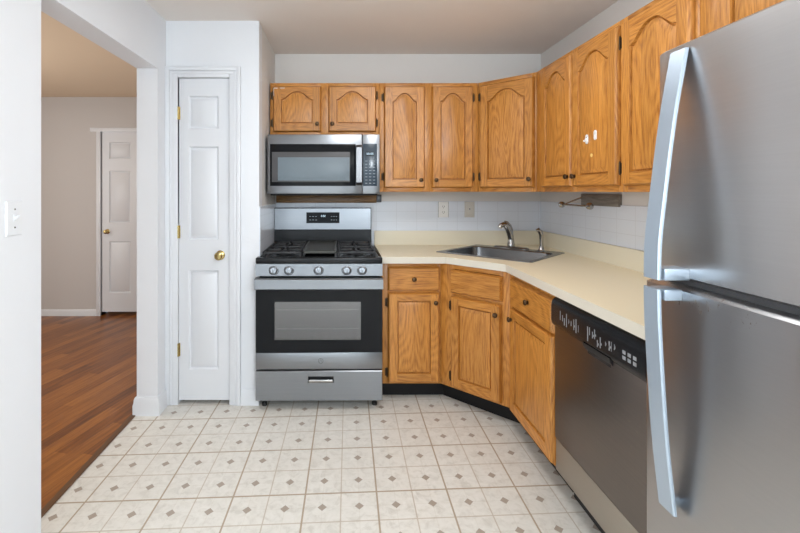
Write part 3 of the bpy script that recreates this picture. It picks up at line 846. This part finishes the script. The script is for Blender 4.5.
# cooktop
b = new()
box(b, -W, W, -0.004, 0.06, 0.886, 0.922, 0, 0.008, 3)
box(b, -WB, WB, 0.05, 0.665, 0.886, 0.914, 0, 0.003)
box(b, -WB, -WB + 0.02, 0.02, 0.66, 0.90, 0.922, 0, 0.004); box(b, WB - 0.02, WB, 0.02, 0.66, 0.90, 0.922, 0, 0.004)
ck = obj('cooktop', b, M['black'], rg)
for bx in (-0.235, 0.235):
    for by in (0.20, 0.49):
        b = new(); lathe(b, [(0, 0), (0.05, 0), (0.05, 0.006), (0.034, 0.010), (0.034, 0.018), (0.03, 0.021), (0, 0.021)], (bx, by, 0.9145)); obj('burner', b, M['iron'], ck)
b = new(); loft(b, [rrect(0, 0.345, 0.035, 0.12, 0.034, 0.9145), rrect(0, 0.345, 0.035, 0.12, 0.034, 0.925), rrect(0, 0.345, 0.025, 0.11, 0.024, 0.931)]); obj('burner', b, M['iron'], ck)
def grate(x0, x1):
    b = new(); y0, y1, z = 0.07, 0.625, 0.945
    r = 0.0065
    def bar(p, q): box(b, min(p[0], q[0]) - r, max(p[0], q[0]) + r, min(p[1], q[1]) - r, max(p[1], q[1]) + r, z - 0.010, z + 0.004, 0, 0.002)
    bar((x0, y0), (x1, y0)); bar((x0, y1), (x1, y1)); bar((x0, y0), (x0, y1)); bar((x1, y0), (x1, y1)); bar((x0, (y0 + y1) / 2), (x1, (y0 + y1) / 2))
    xm = (x0 + x1) / 2
    for cyy in (y0 + (y1 - y0) * 0.25, y0 + (y1 - y0) * 0.75):
        bar((x0, cyy), (xm - 0.03, cyy)); bar((xm + 0.03, cyy), (x1, cyy))
        bar((xm, cyy + 0.03), (xm, cyy + (y1 - y0) * 0.25)); bar((xm, cyy - (y1 - y0) * 0.25), (xm, cyy - 0.03))
        for sx in (-1, 1):
            for sy in (-1, 1):
                tube(b, [(xm + sx * 0.03, cyy + sy * 0.03, z - 0.003), (xm + sx * 0.085, cyy + sy * 0.105, z - 0.003)], 0.0055, seg=8)
    for x in (x0, x1):
        for y in (y0, (y0 + y1) / 2, y1):
            box(b, x - r, x + r, y - r, y + r, 0.9142, z, 0, 0.002)
    return obj('grate', b, M['iron'], rg)
grate(-0.345, -0.118); grate(0.118, 0.345)
# middle griddle plate standing on its own little frame
b = new(); loft(b, [rrect(0, 0.345, 0.102, 0.278, 0.012, 0.938), rrect(0, 0.345, 0.104, 0.28, 0.012, 0.954), rrect(0, 0.345, 0.098, 0.274, 0.010, 0.956), rrect(0, 0.345, 0.092, 0.268, 0.010, 0.950)])
gp = obj('griddle', b, M['griddle'], rg)
b = new()
for x in (-0.098, 0.098):
    for y in (0.08, 0.61): box(b, x - 0.006, x + 0.006, y - 0.006, y + 0.006, 0.9142, 0.939, 0, 0.001)
    box(b, x - 0.005, x + 0.005, 0.08, 0.61, 0.928, 0.939, 0, 0.001)
obj('griddle_frame', b, M['iron'], gp)
# backguard
b = new(); prism(b, [(0.645, 0.914), (0.70, 0.914), (0.70, 1.198), (0.653, 1.198), (0.651, 1.034), (0.648, 1.030)], 'x', -WB, WB); bg = obj('backguard', b, M['black'], rg)
b = new(); prism(b, [(0.6475, 1.036), (0.652, 1.036), (0.654, 1.190), (0.6485, 1.192)], 'x', -WB + 0.006, WB - 0.006); obj('backguard_panel', b, M['steel_x'], bg)
def on_guard(z): return 0.6475 + (z - 1.036) * (0.001 / 0.156)
b = new(); prism(b, [(on_guard(1.083) - 0.003, 1.083), (on_guard(1.083) + 0.003, 1.083), (on_guard(1.164) + 0.003, 1.164), (on_guard(1.164) - 0.003, 1.164)], 'x', -0.122, 0.126); dp = obj('display', b, M['glass_black'], bg)
tilt = math.atan2(0.001, 0.156)
writing('clock_digits', '8:88', 0.020, M['digits'], dp, (0.004, on_guard(1.136) - 0.0035, 1.136), (R(90) - tilt, 0, 0))
for i in range(3):
    for j in range(2):
        x = -0.100 + i * 0.022; z = 1.105 + j * 0.026
        b = new(); prism(b, [(on_guard(z) - 0.0036, z), (on_guard(z) - 0.0028, z), (on_guard(z + 0.004) - 0.0028, z + 0.004), (on_guard(z + 0.004) - 0.0036, z + 0.004)], 'x', x, x + 0.013)
        obj('key_mark', b, M['ink_grey'], dp)
        b = new(); x = 0.062 + i * 0.018
        prism(b, [(on_guard(z) - 0.0036, z), (on_guard(z) - 0.0028, z), (on_guard(z + 0.004) - 0.0028, z + 0.004), (on_guard(z + 0.004) - 0.0036, z + 0.004)], 'x', x, x + 0.010)
        obj('key_mark', b, M['ink_grey'], dp)

# wooden cleat on the wall between microwave and range
b = new(); box(b, -0.500, 0.262, YB - 0.045, YB - 0.0082, 1.234, 1.290, 0, 0.002); box(b, 0.262, 0.30, YB - 0.045, YB - 0.0082, 1.238, 1.296, 1, 0.002)
tag(obj('wood_cleat', b, [M['oak_dull'], M['charcoal']]), 'brown wooden cleat on the wall under the microwave', 'cleat')

# ------------------------------------------------------------------ microwave
mw = thing('microwave', 'stainless steel over-the-range microwave with dark window', 'microwave', (-0.122, 2.92, 1.305))
def ml(x, z): return (x + 0.122, z - 1.305)
b = new(); box(b, -0.372, 0.372, 0.03, 0.45, 0.0, 0.394, 0, 0.003); obj('body', b, M['matte_black'], mw)
b = new(); box(b, -0.3735, 0.2555, 0.0, 0.032, 0.0, 0.394, 0, 0.004); md = obj('door', b, M['steel_x'], mw)
b = new(); box(b, -0.356, 0.213, -0.003, 0.004, 0.0515, 0.3305, 0, 0.003); wn_ = obj('door_glass', b, M['glass_black'], md)
b = new(); box(b, -0.343, 0.175, -0.0042, -0.0025, 0.078, 0.277, 0, 0.0005); sf = obj('window_frame', b, M['mw_frame'], wn_)
b = new(); box(b, -0.303, 0.172, -0.0052, -0.0038, 0.087, 0.2415, 0, 0.0005); obj('mesh_screen', b, M['mw_screen'], wn_)
b = new(); prism(b, [(-0.0, 0.055), (-0.02, 0.058), (-0.036, 0.075), (-0.038, 0.19), (-0.036, 0.305), (-0.02, 0.322), (0.0, 0.325), (0.0, 0.312), (-0.014, 0.309), (-0.022, 0.30), (-0.024, 0.19), (-0.022, 0.08), (-0.014, 0.071), (0.0, 0.068)], 'x', 0.216, 0.252)
obj('handle', b, M['dark_chrome'], md)
b = new(); box(b, 0.258, 0.3735, 0.0, 0.032, 0.0, 0.394, 0, 0.004); cpn = obj('control_panel', b, M['steel_x'], mw)
b = new(); box(b, 0.262, 0.3545, -0.003, 0.004, 0.0515, 0.332, 0, 0.003); kp = obj('keypad', b, M['mw_panel'], cpn)
b = new(); box(b, 0.281, 0.334, -0.0038, -0.002, 0.250, 0.279); dd = obj('display', b, M['glass_black'], kp)
writing('clock_digits', '88:88', 0.021, M['digits'], dd, (0.3075, -0.0042, 0.2645), (R(90), 0, 0))
for j in range(8):
    for i in range(3):
        b = new(); box(b, 0.275 + i * 0.026, 0.290 + i * 0.026, -0.0036, -0.002, 0.068 + j * 0.021, 0.072 + j * 0.021)
        obj('key_mark', b, M['ink_grey'], kp)
b = new(); box(b, -0.36, 0.36, 0.045, 0.43, -0.012, 0.0, 0, 0.002); obj('underside_grille', b, M['matte_black'], mw)

# ------------------------------------------------------------------ dishwasher
dw = thing('dishwasher', 'dark stainless dishwasher with worn black control strip', 'dishwasher', (0.943, 1.922, 0), R(-90))
DWW = 0.600
b = new(); box(b, 0.004, DWW - 0.004, 0.012, 0.57, 0.105, 0.868, 0, 0.002); obj('body', b, M['matte_black'], dw)
b = new(); box(b, 0.004, DWW - 0.004, -0.016, 0.010, 0.252, 0.738, 0, 0.004); dd = obj('door_panel', b, M['dw_steel'], dw)
b = new(); box(b, 0.004, DWW - 0.004, -0.012, 0.010, 0.112, 0.248, 0, 0.003); obj('toe_panel', b, M['dw_toe'], dw)
b = new(); box(b, 0.02, DWW - 0.02, 0.06, 0.09, 0.0, 0.11); obj('toe_board', b, M['matte_black'], dw)
b = new()
prism(b, [(0.010, 0.740), (-0.020, 0.740), (-0.027, 0.748), (-0.030, 0.765), (-0.030, 0.825), (-0.026, 0.846), (-0.014, 0.860), (0.010, 0.862)], 'x', 0.002, DWW - 0.002)
cpd = obj('control_strip', b, M['black'], dw)
b = new(); prism(b, [(-0.017, 0.722), (-0.017, 0.742), (-0.030, 0.749), (-0.026, 0.734)], 'x', 0.25, 0.42); box(b, 0.265, 0.405, -0.0175, -0.0145, 0.712, 0.735); obj('pocket_handle', b, M['matte_black'], cpd)
random.seed(11)
def marks(x0, x1, n, zlo, zhi):
    for k in range(n):
        x = x0 + (x1 - x0) * (k + random.uniform(0.1, 0.5)) / n
        h = random.uniform(0.35, 1.0) * (zhi - zlo); zb = zlo + random.uniform(0, (zhi - zlo) - h)
        wd = random.uniform(0.002, 0.006)
        b = new(); box(b, x, x + wd, -0.0306, -0.0296, zb, zb + h)
        if random.random() < 0.5: box(b, x, x + wd * 2.2, -0.0306, -0.0296, zb + h * 0.3, zb + h * 0.3 + 0.008)
        obj('button_mark', b, M['ink'], cpd)
marks(0.075, 0.235, 9, 0.768, 0.822); marks(0.280, 0.375, 6, 0.762, 0.822); marks(0.39, 0.46, 4, 0.775, 0.812)
for i in range(3):
    for j in range(2):
        b = new(); box(b, 0.49 + i * 0.026, 0.506 + i * 0.026, -0.0306, -0.0296, 0.775 + j * 0.018, 0.787 + j * 0.018)
        obj('button_mark', b, M['ink'], cpd)

# ------------------------------------------------------------------ refrigerator
fr = thing('refrigerator', 'stainless steel top-freezer refrigerator with bowed silver handles', 'refrigerator', (0.80, 1.13, 0), R(-90))
# local: x runs towards the camera, -y is the front
FW = 0.76
b = new(); box(b, 0.0, FW, 0.075, 0.71, 0.03, 1.665, 0, 0.006); obj('cabinet_body', b, M['fridge_side'], fr)
b = new(); box(b, 0.02, FW - 0.02, 0.09, 0.13, 0.0, 0.05); obj('toe_grille', b, M['matte_black'], fr)
def fdoor(name, y0, z0, z1, x0, m):
    b = new()
    prof = [(FW, 0.068), (FW, y0 + 0.02), (FW - 0.006, y0 + 0.006), (FW - 0.02, y0)]
    prof += [(x0 + 0.02, y0), (x0 + 0.006, y0 + 0.006), (x0, y0 + 0.02), (x0, 0.068)]
    def ins(i): 
        cxm, cym = (FW + x0) / 2, 0.03
        return [(cxm + (p[0] - cxm) * (1 - i / 0.37), p[1] + (i if p[1] < 0.06 else 0)) for p in prof]
    loft(b, [[(*p, z0) for p in ins(0.008)], [(*p, z0 + 0.006) for p in ins(0)], [(*p, z1 - 0.006) for p in ins(0)], [(*p, z1) for p in ins(0.008)]])
    return obj(name, b, m, fr)
fz = fdoor('freezer_door', 0.006, 1.112, 1.672, 0.0, M['fridge'])
fd = fdoor('fridge_door', -0.012, 0.075, 1.095, -0.022, M['fridge_scuffed_shaded'])
b = new(); box(b, 0.012, FW - 0.012, 0.03, 0.076, 1.09, 1.116); obj('gap_gasket', b, M['rubber'], fr)
def sweep(bm, pts, x0, x1, th, mi=0):
    """ribbon handle: (y,z) outer path, given width in x and thickness towards the door"""
    n = len(pts); inner = []
    for i in range(n):
        a = Vector(pts[max(i - 1, 0)]); c = Vector(pts[min(i + 1, n - 1)]); d = (c - a).normalized()
        nn = Vector((-d.y, d.x)); nn = nn if nn.x > 0 else -nn
        inner.append(tuple(Vector(pts[i]) + nn * th))
    bev = 0.003
    rings = []
    for p, q in zip(pts, inner):
        P, Q = Vector(p), Vector(q); m = P + (Q - P) * (bev / th)
        rings.append([(x0 + bev, P.x, P.y), (x1 - bev, P.x, P.y), (x1, m.x, m.y), (x1, Q.x, Q.y), (x0, Q.x, Q.y), (x0, m.x, m.y)])
    loft(bm, rings, mi)
def smooth(ctrl, n):
    out = []
    m = len(ctrl)
    for i in range(m - 1):
        p0, p1, p2, p3 = ctrl[max(i - 1, 0)], ctrl[i], ctrl[i + 1], ctrl[min(i + 2, m - 1)]
        for k in range(n):
            t = k / n
            out.append(tuple(0.5 * (2 * b_ + (c_ - a_) * t + (2 * a_ - 5 * b_ + 4 * c_ - d_) * t * t + (3 * b_ - a_ - 3 * c_ + d_) * t ** 3) for a_, b_, c_, d_ in zip(p0, p1, p2, p3)))
    return out + [ctrl[-1]]
hx0, hx1 = 0.058, 0.110
b = new(); sweep(b, smooth([(-0.067, 1.114), (-0.065, 1.20), (-0.0545, 1.30), (-0.030, 1.494), (-0.002, 1.655)], 8), hx0, hx1, 0.007)
hd = obj('handle', b, M['handle'], fz)
b = new(); box(b, hx0, hx1, -0.052, 0.008, 1.113, 1.140, 0, 0.003); obj('handle_bracket', b, M['handle'], hd)
b = new(); sweep(b, smooth([(-0.067, 1.092), (-0.065, 1.0), (-0.0545, 0.817), (-0.045, 0.70), (-0.030, 0.565)], 8), hx0, hx1, 0.007)
hd = obj('handle', b, M['handle'], fd)
b = new(); box(b, hx0, hx1, -0.052, -0.010, 1.066, 1.0915, 0, 0.003); obj('handle_bracket', b, M['handle'], hd)
b = new(); box(b, hx0 + 0.004, hx0 + 0.030, -0.030, -0.010, 0.574, 0.592, 0, 0.003); obj('handle_bracket', b, M['handle'], hd)

# ------------------------------------------------------------------ small wall fittings
# light switch on the near left wall (faces +x)
ls = thing('light_switch', 'white toggle light switch plate on the near left wall', 'light switch', (XL, 1.458, 1.231), R(90))
b = new(); loft(b, [[(p[0], -0.0005, p[1]) for p in ((-0.036, -0.058), (0.036, -0.058), (0.036, 0.058), (-0.036, 0.058))], [(p[0], -0.003, p[1]) for p in ((-0.036, -0.058), (0.036, -0.058), (0.036, 0.058), (-0.036, 0.058))], [(p[0], -0.006, p[1]) for p in ((-0.032, -0.054), (0.032, -0.054), (0.032, 0.054), (-0.032, 0.054))]])
obj('plate', b, M['switch_white'], ls)
b = new(); box(b, -0.006, 0.006, -0.0075, -0.005, -0.013, 0.013, 0, 0.001); tube(b, [(0, -0.006, -0.002), (0, -0.021, 0.010)], [0.005, 0.0035], seg=8); obj('toggle', b, M['switch_white'], ls)
for z in (-0.03, 0.03):
    b = new(); lathe(b, [(0, 0), (0.0035, 0), (0.003, 0.0012), (0, 0.0014)], (0, -0.006, z), '-y', seg=10); obj('screw', b, M['chrome'], ls)

def outlet(label, x, z, m_plate, kind):
    o = thing('wall_outlet', label, 'outlet', (x, YB - 0.008, z), 0, 'outlets on the tiled back wall')
    b = new()
    hw, hh = (0.038, 0.060)
    loft(b, [[(sx * hw, y, sz * hh) for sx, sz in ((-1, -1), (1, -1), (1, 1), (-1, 1))] for y in (0, -0.003)] + [[(sx * (hw - 0.004), -0.006, sz * (hh - 0.004)) for sx, sz in ((-1, -1), (1, -1), (1, 1), (-1, 1))]])
    obj('plate', b, m_plate, o)
    if kind == 'duplex':
        for sx in (-1, 1):
            b = new(); box(b, sx * 0.0385 - 0.0015, sx * 0.0385 + 0.0015, -0.002, -0.0002, -0.06, 0.06)
            obj('edge_gap', b, M['slot'], o)
        for zc in (-0.021, 0.021):
            b = new(); loft(b, [rr for rr in ([(p[0], y, p[1] + zc) for p in [(q[0], q[1]) for q in rrect(0, 0, 0.017, 0.015, 0.012, 0)]] for y in (-0.005, -0.0085))]); rc = obj('receptacle', b, m_plate, o)
            b = new(); box(b, -0.008, -0.0055, -0.0092, -0.008, zc - 0.003, zc + 0.008); box(b, 0.0055, 0.008, -0.0092, -0.008, zc - 0.003, zc + 0.008); box(b, -0.002, 0.002, -0.0092, -0.008, zc - 0.011, zc - 0.006); obj('slot', b, M['slot'], rc)
    else:
        b = new(); box(b, -0.017, 0.017, -0.0085, -0.005, -0.034, 0.034, 0, 0.001); rc = obj('insert', b, m_plate, o)
        b = new(); box(b, -0.003, 0.003, -0.0105, -0.008, -0.002, 0.010, 0, 0.0005); obj('button', b, M['charcoal'], rc)
outlet('white duplex outlet on the tiles, left of the ivory one', 0.778, 1.182, M['white_plastic'], 'duplex')
outlet('ivory outlet plate with single dark button, nearer the sink', 0.978, 1.182, M['ivory'], 'single')

# paper towel holder: plank on the wall with a metal bar
pt = thing('paper_towel_holder', 'weathered wood and metal paper towel holder under the right wall cabinets', 'paper towel holder', (XR, 2.62, 1.27), R(-90))
b = new(); box(b, -0.165, 0.215, -0.020, 0.0, -0.035, 0.035, 0, 0.003); obj('plank', b, M['barn'], pt)
b = new(); tube(b, [(-0.155, -0.020, 0.012), (-0.165, -0.05, -0.002), (-0.185, -0.10, -0.028), (-0.19, -0.115, -0.034)], 0.005, seg=8)
tube(b, [(-0.21, -0.115, -0.034), (0.10, -0.115, -0.034)], 0.006, seg=10)
obj('bar', b, M['chrome'], pt)
for x in (-0.215, 0.105):
    b = new(); tube(b, [(x - 0.012, -0.115, -0.034), (x - 0.006, -0.115, -0.034), (x + 0.006, -0.115, -0.034), (x + 0.012, -0.115, -0.034)], [0.008, 0.020, 0.020, 0.008], seg=16); obj('finial', b, M['chrome'], pt)

# stick-on hooks on the cabinet door and the round residue below them
def stick(label, y, z, hook=True):
    o = thing('adhesive_hook', label, 'hook', (1.2206, y, z), R(-90), 'white stick-on hooks on the cabinet door')
    b = new(); loft(b, [[(p[0], d, p[1]) for p in rrect(0, 0, 0.0105, 0.024, 0.010, 0)] for d in (0, -0.003)] + [[(p[0], -0.0045, p[1]) for p in rrect(0, 0, 0.009, 0.0225, 0.0085, 0)]]); obj('pad', b, M['white_plastic'], o)
    b = new()
    if hook: tube(b, [(0, -0.004, 0.004), (0, -0.010, -0.004), (0, -0.012, -0.012), (0, -0.016, -0.012), (0, -0.018, -0.004)], 0.003, seg=8)
    else: box(b, -0.003, 0.003, -0.0055, -0.004, 0.002, 0.02, 0, 0.0005)
    obj('hook', b, M['white_plastic'] if hook else M['ivory'], o)
    if hook:
        b = new(); lathe(b, [(0, 0), (0.004, 0), (0, 0.001)], (0, -0.0045, 0.008), '-y', seg=8); obj('screw_hole', b, M['slot'], o)
stick('white stick-on hook with dark dot, lower left of the two on the cabinet door', 2.191, 1.580)
stick('white stick-on strip, upper right of the two on the cabinet door', 2.118, 1.592, False)
b = new(); lathe(b, [(0, 0), (0.010, 0), (0.009, 0.0015), (0, 0.002)], (1.2206, 2.152, 1.497), '-x', seg=16)
tag(obj('adhesive_residue', b, M['residue']), 'round yellowish residue spot below the stick-on hooks on the cabinet door', 'residue')
